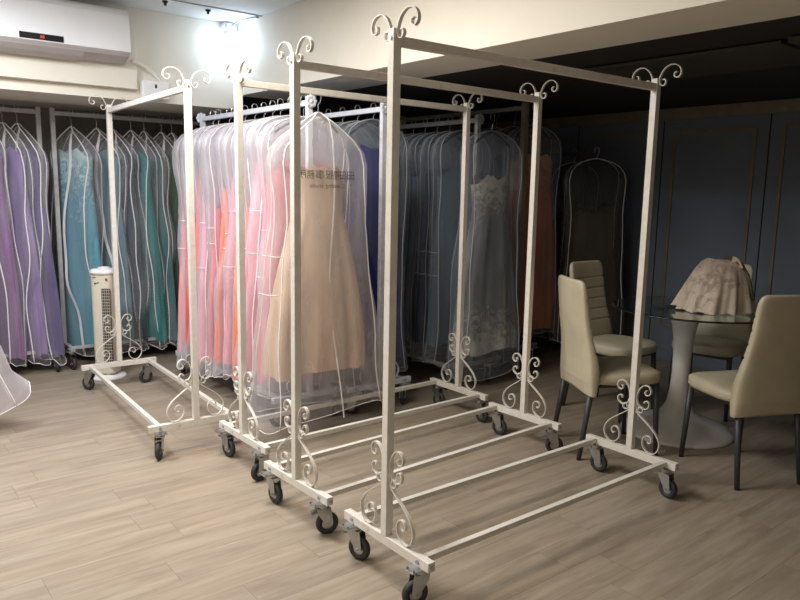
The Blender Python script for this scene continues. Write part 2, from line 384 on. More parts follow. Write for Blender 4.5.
def rack(label, near, ang, swivels, m='white_metal', finial='scroll', scroll=True, H=RH, L=RL, W=RW, group=None, brakes=(1, 1, 1, 1), post=.031, rail_both=True, rosette=None):
    """local: +x from near end to far end, y across the base"""
    t = thing('garment_rack', label, 'clothes rack', (near[0], near[1], 0), ang, group)
    mt = M[m]; hp = post/2
    for i, x in enumerate((0, L)):
        b = B(); box2(b, (x-.015, -W/2, HB-.034), (x+.015, W/2, HB), .0015)
        # end caps with bolts
        o = obj('base_bar', b, mt, t)
        for s in (-1, 1): 
            bb = B(); cyl(bb, (x-.021, s*(W/2-.055), HB-.016), (x+.021, s*(W/2-.055), HB-.016), .0075, n=8); obj('bolt', bb, M['steel'], o)
            bb = B(); cyl(bb, (x, s*(W/2), HB-.017), (x, s*(W/2+.004), HB-.017), .006, n=8); obj('bolt', bb, M['steel'], o)
        b = B(); box2(b, (x-hp, -hp, HB), (x+hp, hp, H), .0015); obj('post', b, mt, t)
        if scroll:
            for s in (-1, 1):
                b = B()
                for k, Lp in enumerate(lyre(s)): strip(b, Lp, x, HB)
                obj('base_scroll', b, mt, t, smooth=False)
        if finial == 'scroll':
            for s in (-1, 1):
                b = B()
                for Lp in finial_pts(s): strip(b, Lp, x, H-.012)
                obj('finial_scroll', b, mt, t)
            b = B(); cyl(b, (x-(hp+.004 if i == 0 else -hp-.0), 0, H-.03), (x-(hp if i == 0 else -hp-.004), 0, H-.03), .006, n=8); obj('bolt', b, M['steel'], t)
        elif finial == 'rosette':
            b = B(); yo = 0; zo = H-.03; xo = x-(hp+.008) if i == 0 else x+hp+.008
            for k in range(8):
                a = 2*pi*k/8
                bmesh.ops.create_icosphere(b, subdivisions=2, radius=.015, matrix=Matrix.Translation((xo, yo+.024*cos(a)-.0, zo+.024*sin(a))) @ Matrix.Diagonal((.5, 1, 1, 1)))
            bmesh.ops.create_icosphere(b, subdivisions=2, radius=.016, matrix=Matrix.Translation((xo, yo, zo)) @ Matrix.Diagonal((.7, 1, 1, 1)))
            obj('rosette', b, mt, t, smooth=True)
    b = B(); box2(b, (hp, -.0135, H-.052), (L-hp, .0135, H-.022), .0015); obj('top_rail', b, mt, t)
    for s in (-1, 1):
        b = B(); yy = s*(W/2-.055); box2(b, (.015, yy-.012, HB-.024), (L-.015, yy+.012, HB-.002), .001); obj('lower_rail', b, mt, t)
    k = 0
    for x, out in ((.0, -1), (L, 1)):
        for s in (1, -1):   # left, right
            caster(t, x, s*(W/2-.055), HB-.034, swivels[k], out, bool(brakes[k])); k += 1
    return t
G0 = 'empty white rolling garment racks'
# swivel angle is local; trailing direction of the wheel
rack('empty white scrollwork garment rack nearest the camera, in front of the dining chairs', (1.468, 1.898), radians(-.1), (radians(-70), radians(165), radians(-85), radians(-95)), brakes=(1, 0, 1, 1))
rack('empty white garment rack directly behind the nearest one, second of the overlapping three', (1.462, 2.519), radians(2.1), (radians(-88), radians(-20), radians(-80), radians(-40)), brakes=(0, 1, 1, 1))
rack('empty white garment rack right before the pink gown bags, farthest of the overlapping three', (1.531, 3.156), radians(1.0), (radians(-80), radians(190), radians(-85), radians(-90)), brakes=(1, 0, 1, 1))
rack('empty white garment rack standing crosswise at the left, its far end beside the tower fan', (1.431, 3.508), radians(87.5), (radians(150), radians(150), radians(35), radians(95)), brakes=(1, 1, 0, 0))

# loaded racks (they run along +Y)
PINKX, NAVX, GRYX, RSTX = 2.18, 2.665, 3.53, 4.20
rack('bluish white garment rack with round rosettes loaded with pink and peach gown bags', (PINKX, 3.60), pi/2, (1.2, 2.0, 2.6, 2.9), m='cool_metal', finial='rosette')
rack('white garment rack holding navy gowns, between the pink rack and the grey gowns', (NAVX, 3.545), pi/2, (1.0, 2.4, 2.6, 2.9), m='cool_metal', finial='rosette')
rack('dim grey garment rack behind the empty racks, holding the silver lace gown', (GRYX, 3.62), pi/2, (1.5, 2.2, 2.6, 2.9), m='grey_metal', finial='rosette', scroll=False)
rack('tall tan-posted garment rack holding the rust orange gown', (RSTX, 3.80), pi/2, (1.4, 2.2, 2.6, 2.9), m='brown_metal', finial=None, scroll=False, H=2.05, post=.042)
rack('low dark garment rack in the far right corner by the blue wall', (4.90, 3.75), pi/2, (1.4, 2.2, 2.6, 2.9), m='chair_leg', finial=None, scroll=False, H=1.74, W=.3)
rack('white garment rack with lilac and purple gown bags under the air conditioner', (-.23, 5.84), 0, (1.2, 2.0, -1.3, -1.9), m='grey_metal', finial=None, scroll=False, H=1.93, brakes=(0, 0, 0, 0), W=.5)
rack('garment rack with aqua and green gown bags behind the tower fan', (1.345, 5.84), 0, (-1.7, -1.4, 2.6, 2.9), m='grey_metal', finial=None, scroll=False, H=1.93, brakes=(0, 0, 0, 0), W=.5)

# ------------------------------------------------------------ garment bags, gowns, hangers
def interp(T, t):
    if t <= T[0][0]: return T[0][1]
    for (a, x), (b_, y) in zip(T, T[1:]):
        if t <= b_:
            k = (t-a)/(b_-a); k = k*k*(3-2*k) if False else k
            return x+(y-x)*k
    return T[-1][1]
class Bag:
    """local x = width, y = thickness, z = 0 at hem"""
    def __init__(s, h, hw=.29, hem=.34, ht=.05, hemt=None, seed=0, round_=True, wav=1.0, asym=0, tip=None, lean=0):
        s.h = h; s.r = random.Random(seed); s.ht = ht; s.hemt = hemt or ht*1.15; s.lean = lean
        sh = ([(0, .03), (.012, .10), (.03, .17), (.06, .235), (.11, .283), (.17, .30), (.26, .295), (.45, .272), (.62, .272)] if round_
              else [(0, .012), (.03, .05), (.08, .13), (.14, .21), (.2, .265), (.27, .285), (.4, .28), (.6, .27)])
        k = hw/.30
        s.W = [(t, w*k) for t, w in sh]+[(h*.75, hem*.93), (h, hem)]
        s.W.sort()
        s.T = [(0, .008), (.05, ht*.55), (.15, ht*.85), (.4, ht), (h, s.hemt)]
        s.ph = [s.r.uniform(0, 6.28) for _ in range(12)]; s.wav = wav; s.asym = asym; s.tip = tip
    def width(s, z, side):
        t = s.h-z
        w = interp(s.W, t)
        e = min(1, t/.3)*s.wav
        p = s.ph[0 if side > 0 else 1]; q = s.ph[2 if side > 0 else 3]
        w += e*(.012*sin(z*5.1+p)+.007*sin(z*11.3+q))
        if s.tip and s.tip[0] == side: w += s.tip[1]*max(0, (1-z/s.tip[2]))
        return w
    def P(s, phi, z):
        t = s.h-z
        c, sn = cos(phi), sin(phi)
        ex = .5
        X = math.copysign(abs(c)**ex, c); Y = math.copysign(abs(sn)**ex, sn)
        w = s.width(z, 1 if c >= 0 else -1); th = interp(s.T, t)
        e = min(1, t/.35)*s.wav
        dz = e*(.30*sin(3.0*X+z*2.3+s.ph[4])+.22*sin(7*X-z*3.7+s.ph[5])+.16*sin(12*X+z*5.5+s.ph[6]))
        y = Y*th*(1+.55*dz*(1 if sn > 0 else .9))
        # gusset sides pinch in
        x = X*w*(1-.05*e*(1-abs(Y))*(1+sin(z*9+s.ph[7])))
        y += .006*e*sin(z*4+s.ph[8])*(abs(X))
        zz = z
        if z < .3:  # wavy hem
            k = (1-z/.3); zz = z+k*.02*sin(2.6*phi+s.ph[9])+k*.012*sin(5*phi+s.ph[10])
            if s.tip and s.tip[0]*c > 0: zz += k*s.tip[3]*abs(X)**4
        return Vector((x+s.asym*X*0+s.lean*t, y, zz))
    def zs(s, n=44):
        out = [s.h*(i/n) for i in range(n)]
        return sorted(set([round(z, 4) for z in out if z < s.h-.2]+[s.h-q for q in (.2, .17, .14, .11, .085, .06, .045, .03, .018, .008, 0)]))
    def surf(s):
        b = B(); n = 40; zs = s.zs(); rings = []
        for z in zs: rings.append([b.verts.new(s.P(2*pi*(i+.5)/n, z)) for i in range(n)])
        for A_, C_ in zip(rings, rings[1:]):
            for i in range(n): b.faces.new((A_[i], A_[(i+1) % n], C_[(i+1) % n], C_[i]))
        b.faces.new(rings[-1])
        return b
    def piping(s, r=.0035, seams=(), gus=True, hemline=True):
        b = B(); zs = s.zs(36)
        angs = [pi*.25, pi*.75, pi*1.25, pi*1.75]
        for (a1, a2) in ((angs[0], angs[1]), (angs[3], angs[2])):
            pts = [s.P(a1, z)*1.0 for z in zs]+[s.P(a2, z) for z in zs[::-1]]
            pts = [p+Vector((0, (.001 if a1 < pi else -.001), 0)) for p in pts]
            sweep(b, pts, circ(r, 5), up=(0, 1, 0))
        for sd, zz in seams:
            f = (pi*.75, pi*1.25) if sd < 0 else (-pi*.25, pi*.25)
            pts = [s.P(f[0]+(f[1]-f[0])*k/8, zz) for k in range(9)]
            sweep(b, pts, circ(r*.7, 5))
        if hemline:
            pts = [s.P(2*pi*k/40, 0) for k in range(40)]
            sweep(b, pts, circ(r*.7, 4), closed=True)
        return b
    def zipper(s, front=1, x0=0.0, w=.011, curve=0):
        b = B(); zs = s.zs(36); L_ = []; R_ = []
        for z in zs:
            t = (s.h-z)
            f = x0+curve*sin(t*2.6+s.ph[11])*min(1, t)
            wd = interp(s.W, t); cc = max(-.9, min(.9, f/wd))
            phi = math.acos(math.copysign(cc*cc, cc)); phi = phi if front > 0 else -phi
            p = s.P(phi, z)+Vector((0, front*.0025, 0))
            ww = w*min(1, .3+t*6)
            L_.append(b.verts.new(p+Vector((-ww, 0, 0)))); R_.append(b.verts.new(p+Vector((ww, 0, 0))))
        for i in range(len(zs)-1): b.faces.new((L_[i], R_[i], R_[i+1], L_[i+1]))
        g = bmesh.ops.extrude_face_region(b, geom=b.faces[:])
        vs = [v for v in g['geom'] if isinstance(v, bmesh.types.BMVert)]
        bmesh.ops.translate(b, vec=(0, front*.0015, 0), verts=vs)
        return b
    def gown(s, z0=.12, ztop=1.32, fill=.86, seed=0, bust=.15, waist=.11, folds=9, straps=False, thick=.8, waist_z=None, shift=0):
        """gown within the bag; z relative to hem"""
        r = random.Random(seed+99); ph = [r.uniform(0, 6.28) for _ in range(6)]
        wz = waist_z or ztop-.27
        b = B(); n = 64; rings = []
        zs = [z0+(wz-z0)*(i/22) for i in range(22)]+[wz+(ztop-wz)*(i/10) for i in range(11)]
        for z in zs:
            if z < wz:
                u = (wz-z)/(wz-z0)
                w = waist+(s.width(z0, 1)*fill-waist)*(1-(1-u)**1.7)
            else: w = waist+(bust-waist)*((z-wz)/(ztop-wz))**.8; u = 0
            th = interp(s.T, s.h-z)*thick
            ring = []
            for i in range(n):
                a = 2*pi*i/n; c, sn = cos(a), sin(a)
                f = 1-.12*u**.5+u**.6*(.20*sin(folds*a+ph[0]+z*.8)+.10*sin((folds*2+3)*a+ph[1]-z*1.3)+.05*sin(3*a+ph[2]+z*2))
                f0 = 1+u*(.05*sin(folds*a+ph[0])+.03*sin(5*a+ph[3]))
                x = math.copysign(abs(c)**.8, c)*w*f0+shift
                y = math.copysign(abs(sn)**.7, sn)*th*min(1, f)*.95
                zz = z
                if z > ztop-.12 and z >= wz:   # sweetheart neckline
                    k = (z-(ztop-.12))/.12
                    zz = z-k*(.05*(1-min(1, abs(abs(c)-.45)/.45)) * -1+.05+.03*abs(c))
                if u > .93: zz += .012*sin(4*a+ph[4])
                x += s.lean*(s.h-z)
                ring.append(b.verts.new((x, y, zz)))
            rings.append(ring)
        for A_, C_ in zip(rings, rings[1:]):
            for i in range(n): b.faces.new((A_[i], A_[(i+1) % n], C_[(i+1) % n], C_[i]))
        return b
def hanger_bm(drop, half=.2):
    """origin on the rail's axis; hook over the rail (rail along local y)"""
    b = B(); r = .019
    pts = [(-r*1.0, 0, -.012)]+[(r*cos(a), 0, .012+r*sin(a)) for a in [pi-pi*k/8 for k in range(9)]]
    pts += [(r, 0, -.012), (.012, 0, -.035), (0, 0, -.045), (0, 0, -drop)]
    tube(b, pts, .0022, 6, mi=1)
    arm = crom([(-half, 0, -drop-.085), (-half*.55, 0, -drop-.035), (0, 0, -drop+.0), (half*.55, 0, -drop-.035), (half, 0, -drop-.085)], 6)
    sweep(b, arm, [(-.006, -.0035), (.006, -.0035), (.006, .0035), (-.006, .0035)], up=(0, 1, 0), mi=0)
    return b
TXT = []
def text_mesh(s, size, mirror, fn):
    """text converted to mesh, verts mapped by fn(x,z)->Vector"""
    cu = bpy.data.curves.new('print', 'FONT'); cu.body = s; cu.size = size; cu.align_x = 'CENTER'; cu.resolution_u = 2
    o = bpy.data.objects.new('print', cu); COL.objects.link(o)
    dg = bpy.context.evaluated_depsgraph_get(); dg.update()
    me = bpy.data.meshes.new_from_object(o.evaluated_get(dg))
    b = B(); b.from_mesh(me)
    bmesh.ops.subdivide_edges(b, edges=[e for e in b.edges if e.calc_length() > .01], cuts=1)
    for v in b.verts:
        v.co = fn(-v.co.x if mirror else v.co.x, v.co.y)
    bpy.data.objects.remove(o); bpy.data.curves.remove(cu); bpy.data.meshes.remove(me)
    return b
HBM = {}
def hung(loc, rz, bag, railz, ztop, gm, labels, group, bagm='bag_clear', seams=(), zipf=None, zipx=0, zcurve=0, gown_kw=None, pr=.0035, hooked=True, printed=None, zw=.011):
    """bag thing + gown thing + hanger thing; loc=(x,y) ; ztop = height of bag's top"""
    z0 = ztop-bag.h
    t = thing('garment_bag', labels[0], 'garment bag', (loc[0], loc[1], z0), rz, group+' bags')
    obj('sheer_cover', bag.surf(), M[bagm], t, smooth=True)
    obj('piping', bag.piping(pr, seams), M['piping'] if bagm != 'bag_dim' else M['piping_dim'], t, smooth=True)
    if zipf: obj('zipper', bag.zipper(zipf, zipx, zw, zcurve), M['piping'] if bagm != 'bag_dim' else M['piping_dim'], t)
    if printed:
        sd, size, mir, zt = printed
        def fn(x, z):
            w = interp(bag.W, bag.h-(zt+z)); cc = max(-.95, min(.95, x/w))
            phi = math.acos(math.copysign(cc*cc, cc)); phi = phi if sd > 0 else -phi
            p = bag.P(phi, zt+z); return Vector((x+bag.lean*(bag.h-zt-z), p.y+sd*.007, zt+z))
        obj('printed_lettering', text_mesh('田田禮服事務所', size, mir, fn), M['ink'], t)
        zt -= size*.95
        obj('printed_lettering', text_mesh('C wedding studio', size*.62, mir, fn), M['ink'], t)
    if gm is not None:
        kw = dict(gown_kw or {})
        g = obj('evening_gown', bag.gown(**kw), gm, None, smooth=True)
        g.location = (loc[0], loc[1], z0); g.rotation_euler = (0, 0, rz)
        tag(g, labels[1], 'gown', group+' gowns')
    d = max(.03, railz-ztop)
    hg = obj('clothes_hanger', hanger_bm(d+.012, .19*bag_k(bag)), [M['hanger'], M['hook']], None)
    hg.location = (loc[0], loc[1], railz); hg.rotation_euler = (0, 0, rz)
    tag(hg, labels[2], 'hanger', group+' hangers')
    return t
def bag_k(bag): return interp(bag.W, .12)/.29
M['piping_dim'] = plain('shaded_bag_piping', (.42, .43, .44), .6, var=.05)  # white piping with the shade of the dim racks put into its colour
ORD = ['first', 'second', 'third', 'fourth', 'fifth', 'sixth', 'seventh', 'eighth', 'ninth', 'tenth', 'eleventh', 'twelfth', 'thirteenth', 'fourteenth']
fab = {}
def F(name, col, **kw):
    if name not in fab: fab[name] = mat_fabric(name.replace(' ', '_')+'_fabric', col, **kw)
    return fab[name]
# --- the pink rack: from the near end towards the far wall
zr = RH-.022
pink = [('hot pink', (0.817, 0.074, 0.156)), ('pale pink', (0.807, 0.370, 0.437)), ('orange', (0.760, 0.200, 0.101)), ('peach', (0.817, 0.326, 0.234)), ('blush pink', (0.798, 0.355, 0.429)),
        ('coral orange', (0.798, 0.244, 0.172)), ('rose pink', (0.760, 0.163, 0.218)), ('light pink', (0.817, 0.407, 0.468)), ('salmon pink', (0.807, 0.237, 0.234)), ('coral red', (0.741, 0.126, 0.133)), ('powder pink', (0.807, 0.370, 0.390))]
# the large beige one hung on the near end
bb_ = Bag(1.66, hw=.335, hem=.43, ht=.085, hemt=.15, seed=3, round_=False, wav=1.0)
hung((2.115, 3.40), radians(4), bb_, zr, 1.79, F('beige', (.66, .49, .37)), ('large sheer bag with dark lettering over a beige gown, nearest on the pink rack', 'long beige tulle gown inside the lettered sheer bag', 'black hanger peaking at the shoulders of the lettered beige gown bag'),
     'pink rack', 'bag_beige', zipf=-1, zipx=.04, zcurve=.03, gown_kw=dict(z0=.24, ztop=1.40, fill=.82, seed=5, bust=.15, waist=.15, folds=7, thick=.85), printed=(-1, .052, True, 1.31), zw=.004, seams=((-1, .9), (-1, .7)))
n = len(pink)
for i, (nm, c) in enumerate(pink):
    y = 3.66+i*.124 + R.uniform(-.008, .008)
    hh = 1.62+R.uniform(-.04, .06)
    hwm = .29+R.uniform(-.015, .02)
    bg = Bag(hh, hw=hwm, hem=.315+R.uniform(0, .05) if i < 3 else .31+R.uniform(-.03, .03), ht=.052, hemt=.055, seed=20+i, wav=.8)
    w = ORD[i]+' behind the lettered beige bag'
    hung((PINKX+R.uniform(-.02, .015), y), R.uniform(-.06, .06), bg, zr, 1.80+R.uniform(-.012, .01), F(nm, c),
         ('sheer bag over %s gown, %s' % (nm, w), '%s gown in a sheer bag, %s' % (nm, w), 'hanger of the %s gown on the pink rack' % nm), 'pink rack',
         'bag_clear', seams=((-1, .95+R.uniform(-.1, .1)), (-1, .78+R.uniform(-.1, .1))), printed=(-1, .05, True, 1.27) if i in (0, 2, 5) else None, gown_kw=dict(z0=.05+R.uniform(0, .06), ztop=1.36 if i == 0 else 1.22+R.uniform(-.12, .18), fill=.96, seed=i, bust=.22, waist=.24, folds=8, thick=.97))
# --- navy rack
navy = [('navy blue', (.012, .014, .19)), ('royal blue', (.014, .022, .22)), ('dark blue', (.015, .02, .09)), ('pewter grey', (.12, .12, .14)), ('slate blue', (.06, .08, .14))]
for i, (nm, c) in enumerate(navy):
    bg = Bag(1.6, hw=.275, hem=.27, ht=.06, seed=60+i, wav=.8)
    w = ORD[i]+' on the rack right of the pink rack'
    hung((NAVX+.01, 3.66+i*.17), R.uniform(-.05, .05), bg, zr, 1.81, F(nm, c), ('sheer bag over %s gown, %s' % (nm, w), '%s gown in a sheer bag, %s' % (nm, w), 'hanger of %s gown, %s' % (nm, w)), 'navy rack',
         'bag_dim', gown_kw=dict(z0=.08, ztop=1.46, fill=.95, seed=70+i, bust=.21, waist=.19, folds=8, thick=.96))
# --- grey rack
gry = [('silver lace', None), ('steel blue', (.09, .135, .19)), ('smoky navy', (.03, .04, .10)), ('ash blue', (.15, .2, .25)), ('pale blue', (.17, .23, .30)), ('dusty blue', (.11, .18, .25)), ('midnight blue', (.02, .025, .08)), ('teal grey', (.08, .15, .19)), ('dove grey', (.2, .22, .24)), ('storm grey', (.1, .12, .15))]
fab['silver lace'] = mat_fabric('silver_lace_fabric', (.21, .22, .235), lace=(.60, .59, .53), zones=((.62, .10), (1.0, 1.42)))
fab['rust'] = mat_fabric('rust_fabric', (.62, .20, .085), lace=(.70, .42, .26), zones=((.95, 1.5),))
for i, (nm, c) in enumerate(gry):
    y = 3.57 if i == 0 else 3.60+i*.135
    bg = Bag(1.62 if i else 1.68, hw=.275, hem=.29 if i else .33, ht=.055 if i else .08, seed=80+i, wav=.8)
    w = ORD[i]+' from front on the dim grey rack'
    hung((GRYX+(.04 if i == 0 else -.03), y if i else 3.52), R.uniform(-.05, .05) if i else 0.0, bg, zr, 1.80 if i else 1.79, F(nm, c), ('sheer bag over %s gown, %s' % (nm, w), '%s gown in a sheer bag, %s' % (nm, w), 'hanger of %s gown, %s' % (nm, w)), 'grey rack',
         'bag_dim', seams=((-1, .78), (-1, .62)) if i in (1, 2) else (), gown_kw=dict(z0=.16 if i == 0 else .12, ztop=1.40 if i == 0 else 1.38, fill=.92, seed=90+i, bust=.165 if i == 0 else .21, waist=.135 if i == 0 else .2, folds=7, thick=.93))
# --- rust rack
for i, (nm, c) in enumerate([('rust', None), ('dark plum', (.05, .025, .06)), ('deep brown', (.07, .04, .03))]):
    bg = Bag(1.66, hw=.285, hem=.31, ht=.07, seed=110+i, wav=.7)
    w = ORD[i]+' on the tall tan-posted rack'
    hung((RSTX+.17, 3.86+i*.2), -.15, bg, 2.028, 1.90, F(nm, c), ('sheer bag over %s gown, %s' % (nm, w), '%s gown in a sheer bag, %s' % (nm, w), 'hanger of %s gown, %s' % (nm, w)), 'rust rack',
         'bag_dim', gown_kw=dict(z0=.04, ztop=1.46, fill=.97, seed=120+i, bust=.20, waist=.19, folds=7, thick=.97))
# --- corner rack
bg = Bag(1.5, hw=.285, hem=.34, ht=.08, seed=130, wav=.8)
M['bag_dark'] = mat_sheer('sheer_black_bag', (.15, .15, .14), .6, .3)
hung((4.92, 3.66), -.5, bg, 1.72, 1.66, F('umber', (.10, .075, .05)), ('dark sheer printed gown bag in the far right corner by the blue wall', 'dim umber gown inside the printed bag in the corner', 'hanger of the printed bag in the far right corner'), 'corner rack', 'bag_dark',
     gown_kw=dict(z0=.1, ztop=1.1, fill=.8, seed=131, bust=.18, waist=.18, folds=7), printed=(-1, .05, True, 1.12))
bg = Bag(1.5, hw=.27, hem=.42, ht=.05, seed=133, wav=.8)
hung((5.02, 3.96), -.35, bg, 1.72, 1.64, F('black', (.03, .03, .035)), ('plain dark gown bag just behind the printed one in the far right corner', 'black gown behind the printed bag in the corner', 'hanger of the plain dark bag in the far right corner'), 'corner rack', 'bag_dark',
     gown_kw=dict(z0=.1, ztop=1.1, fill=.8, seed=135, bust=.18, waist=.18, folds=7))
# --- niche racks (rail along X; bag width along Y)
fab['aqua lace'] = mat_fabric('aqua_lace_fabric', (.10, .33, .42), lace=(.50, .66, .68), zones=((.80, 1.75),))
teal = [(71, 'aqua lace', None, .07), (92, 'grey aqua', (0.134, 0.245, 0.275), .05), (106, 'dark slate', (0.043, 0.073, 0.092), .045), (122, 'turquoise', (0.025, 0.220, 0.220), .05), (134, 'pale teal', (0.086, 0.184, 0.196), .04), (150, 'grass green', (0.037, 0.134, 0.049), .045), (160, 'sea green', (0.019, 0.159, 0.153), .045), (172, 'deep teal', (0.012, 0.098, 0.104), .05), (184, 'petrol green', (0.012, 0.080, 0.086), .045), (196, 'dark teal', (0.012, 0.073, 0.086), .045)]
def niche_x(px):   # position along the niche for an apparent column at rail height
    return 1.475+(px-71)*.00860
for i, (px, nm, c, ht) in enumerate(teal):
    bg = Bag(1.70, hw=.275, hem=.30, ht=ht, seed=140+i, round_=False, wav=1.7)
    w = ORD[i]+' from left on the rack behind the fan'
    hung((niche_x(px), 5.84), pi/2+R.uniform(.40, .62), bg, 1.905, 1.80, F(nm, c), ('sheer bag over %s gown, %s' % (nm, w), '%s gown in a sheer bag, %s' % (nm, w), 'hanger of %s gown, %s' % (nm, w)), 'niche rack',
         'bag_left', zipf=1, zipx=-.05, zcurve=.09, gown_kw=dict(z0=.05, ztop=1.56, fill=.94, seed=150+i, bust=.2, waist=.18, folds=8, thick=.9), pr=.004, zw=.013)
pur = [(31, 'dark lilac', (0.122, 0.104, 0.208), .045), (20, 'lilac', (0.245, 0.184, 0.343), .05), (4, 'mauve', (0.233, 0.134, 0.269), .055), (-14, 'deep purple', (0.061, 0.012, 0.086), .05), (-32, 'plum', (0.098, 0.031, 0.098), .05)]
for i, (px, nm, c, ht) in enumerate(pur):
    bg = Bag(1.71, hw=.275, hem=.30, ht=ht, seed=160+i, round_=False, wav=1.7)
    w = ORD[i]+' from right under the air conditioner'
    hung((niche_x(px)-.02, 5.84), pi/2+R.uniform(.40, .62), bg, 1.905, 1.80, F(nm, c), ('sheer bag over %s gown, %s' % (nm, w), '%s gown in a sheer bag, %s' % (nm, w), 'hanger of %s gown, %s' % (nm, w)), 'purple rack',
         'bag_left', zipf=1, zipx=-.05, zcurve=.09, gown_kw=dict(z0=.05, ztop=1.56, fill=.94, seed=170+i, bust=.2, waist=.18, folds=8, thick=.9), pr=.004, zw=.013)
# --- bag whose hem pokes in at the left edge, on a rack mostly out of frame
rack('white rack just outside the left edge whose bag hem pokes into view', (.28, 4.02), pi/2, (1.4, 2.2, 2.6, 2.9), m='cool_metal', finial='rosette', scroll=False, W=.3)
bg = Bag(1.75, hw=.25, hem=.33, ht=.05, hemt=.07, seed=180, wav=.05, tip=(1, .20, .80, .19))
hung((.29, 4.40), 0.0, bg, zr, 1.80, F('ivory', (.75, .72, .72)), ('sheer white bag with pointed hem poking into view at the left edge above the floor', 'ivory gown in the bag at the left edge', 'hanger of the bag at the left edge'), 'left rack', 'bag_clear',
     gown_kw=dict(z0=.25, ztop=1.1, fill=.6, seed=181, bust=.16, waist=.15, folds=7), pr=.004)

# ------------------------------------------------------------ dining table, gown on it, chairs
TC = (3.855, 2.18)
t = thing('pedestal_table', 'round glass dining table on a glossy white tulip pedestal between the cream chairs', 'table', (TC[0], TC[1], 0))
b = B(); lathe(b, [(.315, 0), (.318, .008), (.305, .022), (.27, .045), (.20, .072), (.14, .095), (.095, .125), (.068, .18), (.056, .26), (.051, .36), (.052, .46), (.058, .56), (.070, .64), (.088, .695), (.108, .725), (.112, .733)]); obj('pedestal', b, M['pedestal'], t, smooth=True)
b = B(); lathe(b, [(.10, .734), (.452, .7345), (.456, .737), (.456, .743), (.453, .7455), (.0, .7455)][1:5], n=96); o = obj('glass_top', b, M['glass'], t); o.location = (.028, -.040, 0)
b = B(); tube(b, [(.4575*cos(2*pi*k/96), .4575*sin(2*pi*k/96), .740) for k in range(96)], .0035, 8, closed=True); o = obj('glass_edge', b, M['rim'], t, smooth=True); o.location = (.028, -.040, 0)

def make_chair(label, loc, fwd):
    """local +y forward; origin on the floor between the four feet"""
    a = math.atan2(fwd[1], fwd[0])-pi/2
    t = thing('dining_chair', label, 'chair', (loc[0], loc[1], 0), a, 'cream high-back dining chairs')
    # seat pad
    b = B(); W, D = .205, .205
    def ring(z, k, n=40):
        vs = []
        for i in range(n):
            th = 2*pi*i/n; c, s = cos(th), sin(th)
            x = math.copysign(abs(c)**.42, c)*W*k; y = math.copysign(abs(s)**.42, s)*D*k
            x *= 1-.04*(y/D < -.5)
            vs.append(b.verts.new((x, y+.02, z+(.008*(y/D) if z > .44 else 0)-.012*max(0, y/D-.75)*4*(z > .45))))
        return vs
    rs = [ring(.40, .9), ring(.404, .97), ring(.42, 1.0), ring(.445, 1.0), ring(.458, .965), ring(.466, .86), ring(.47, .6), ring(.472, .25)]
    for A_, C_ in zip(rs, rs[1:]):
        for i in range(40): b.faces.new((A_[i], A_[(i+1) % 40], C_[(i+1) % 40], C_[i]))
    b.faces.new(rs[0]); b.faces.new(rs[-1]); obj('seat', b, M['leather'], t, smooth=True)
    # backrest: a cover that runs from below the seat to the top, S-curved in profile
    cy = [(.36, -.180), (.40, -.178), (.44, -.177), (.48, -.178), (.52, -.182), (.57, -.190), (.62, -.200), (.67, -.210), (.72, -.219), (.78, -.228), (.84, -.236), (.90, -.245), (.945, -.254)]
    hw = [(.36, .203), (.42, .204), (.47, .202), (.52, .196), (.57, .187), (.62, .179), (.67, .173), (.74, .168), (.80, .166), (.86, .165), (.905, .163), (.925, .157), (.938, .147), (.945, .130)]
    th = [(.36, .024), (.42, .036), (.48, .038), (.54, .034), (.62, .028), (.8, .024), (.90, .020), (.937, .015), (.945, .006)]
    b = B(); rs = []; n = 36; K = 150
    for k in range(K+1):
        z = .36+.585*(k/K); y0 = interp(cy, z); w = interp(hw, z); tt = interp(th, z)
        q = 0
        zq = (z-.50)/.068
        groove = math.exp(-((zq-round(zq))*.068/.005)**2)*.008 if .52 < z < .90 else 0
        vs = []
        for i in range(n):
            a_ = 2*pi*i/n; c, s = cos(a_), sin(a_)
            x = math.copysign(abs(c)**.35, c)*w; y = math.copysign(abs(s)**.5, s)*tt
            if s > .05: y -= groove
            y -= .012*(1-(x/w)**2) if True else 0
            zz = z-(.05*(1-abs(x/w)) * (1 if k == 0 else 0))*0
            if k < 18: zz -= (1-k/18)*.02*(abs(x/w)-.3)
            vs.append(b.verts.new((x, y0+y, zz)))
        rs.append(vs)
    for A_, C_ in zip(rs, rs[1:]):
        for i in range(n): b.faces.new((A_[i], A_[(i+1) % n], C_[(i+1) % n], C_[i]))
    b.faces.new(rs[0]); b.faces.new(rs[-1]); obj('backrest', b, M['leather'], t, smooth=True)
    b = B()
    for sx in (-1, 1): bx(b, (sx*.155, .01, .392), (.022, .36, .018), .002)
    for sy in (-.15, .18): bx(b, (0, sy, .392), (.30, .022, .018), .002)
    obj('seat_frame', b, M['chair_leg'], t)
    for sx in (-1, 1):
        for (ty, fy, z1) in ((-.175, -.235, .42), (.185, .205, .40)):
            b = B(); cyl(b, (sx*.178, fy, .0), (sx*.165, ty, z1), .0125, .0165, n=14); obj('leg', b, M['chair_leg'], t, smooth=True)
    return t
def ch(label, rr, rl, fwd):  # rear feet positions
    f = Vector(fwd).normalized(); c = (Vector(rr)+Vector(rl))/2+f*.235
    make_chair(label, c, f)
ch('cream dining chair left of the table, its smooth outer back turned to the empty racks', (2.99, 2.225), (3.157, 2.537), (.88, -.47))
ch('cream dining chair behind the left one, quilted inner back showing, below the dark corner bag', (3.70, 2.90), (4.05, 2.90), (0.0, -1))
ch('cream dining chair on the far side of the table, half hidden by the lace gown', (4.70, 2.20), (4.61, 2.54), (-.97, -.235))
ch('cream dining chair at the right edge, its back to the camera', (3.30, 1.53), (3.623, 1.385), (.42, .905))

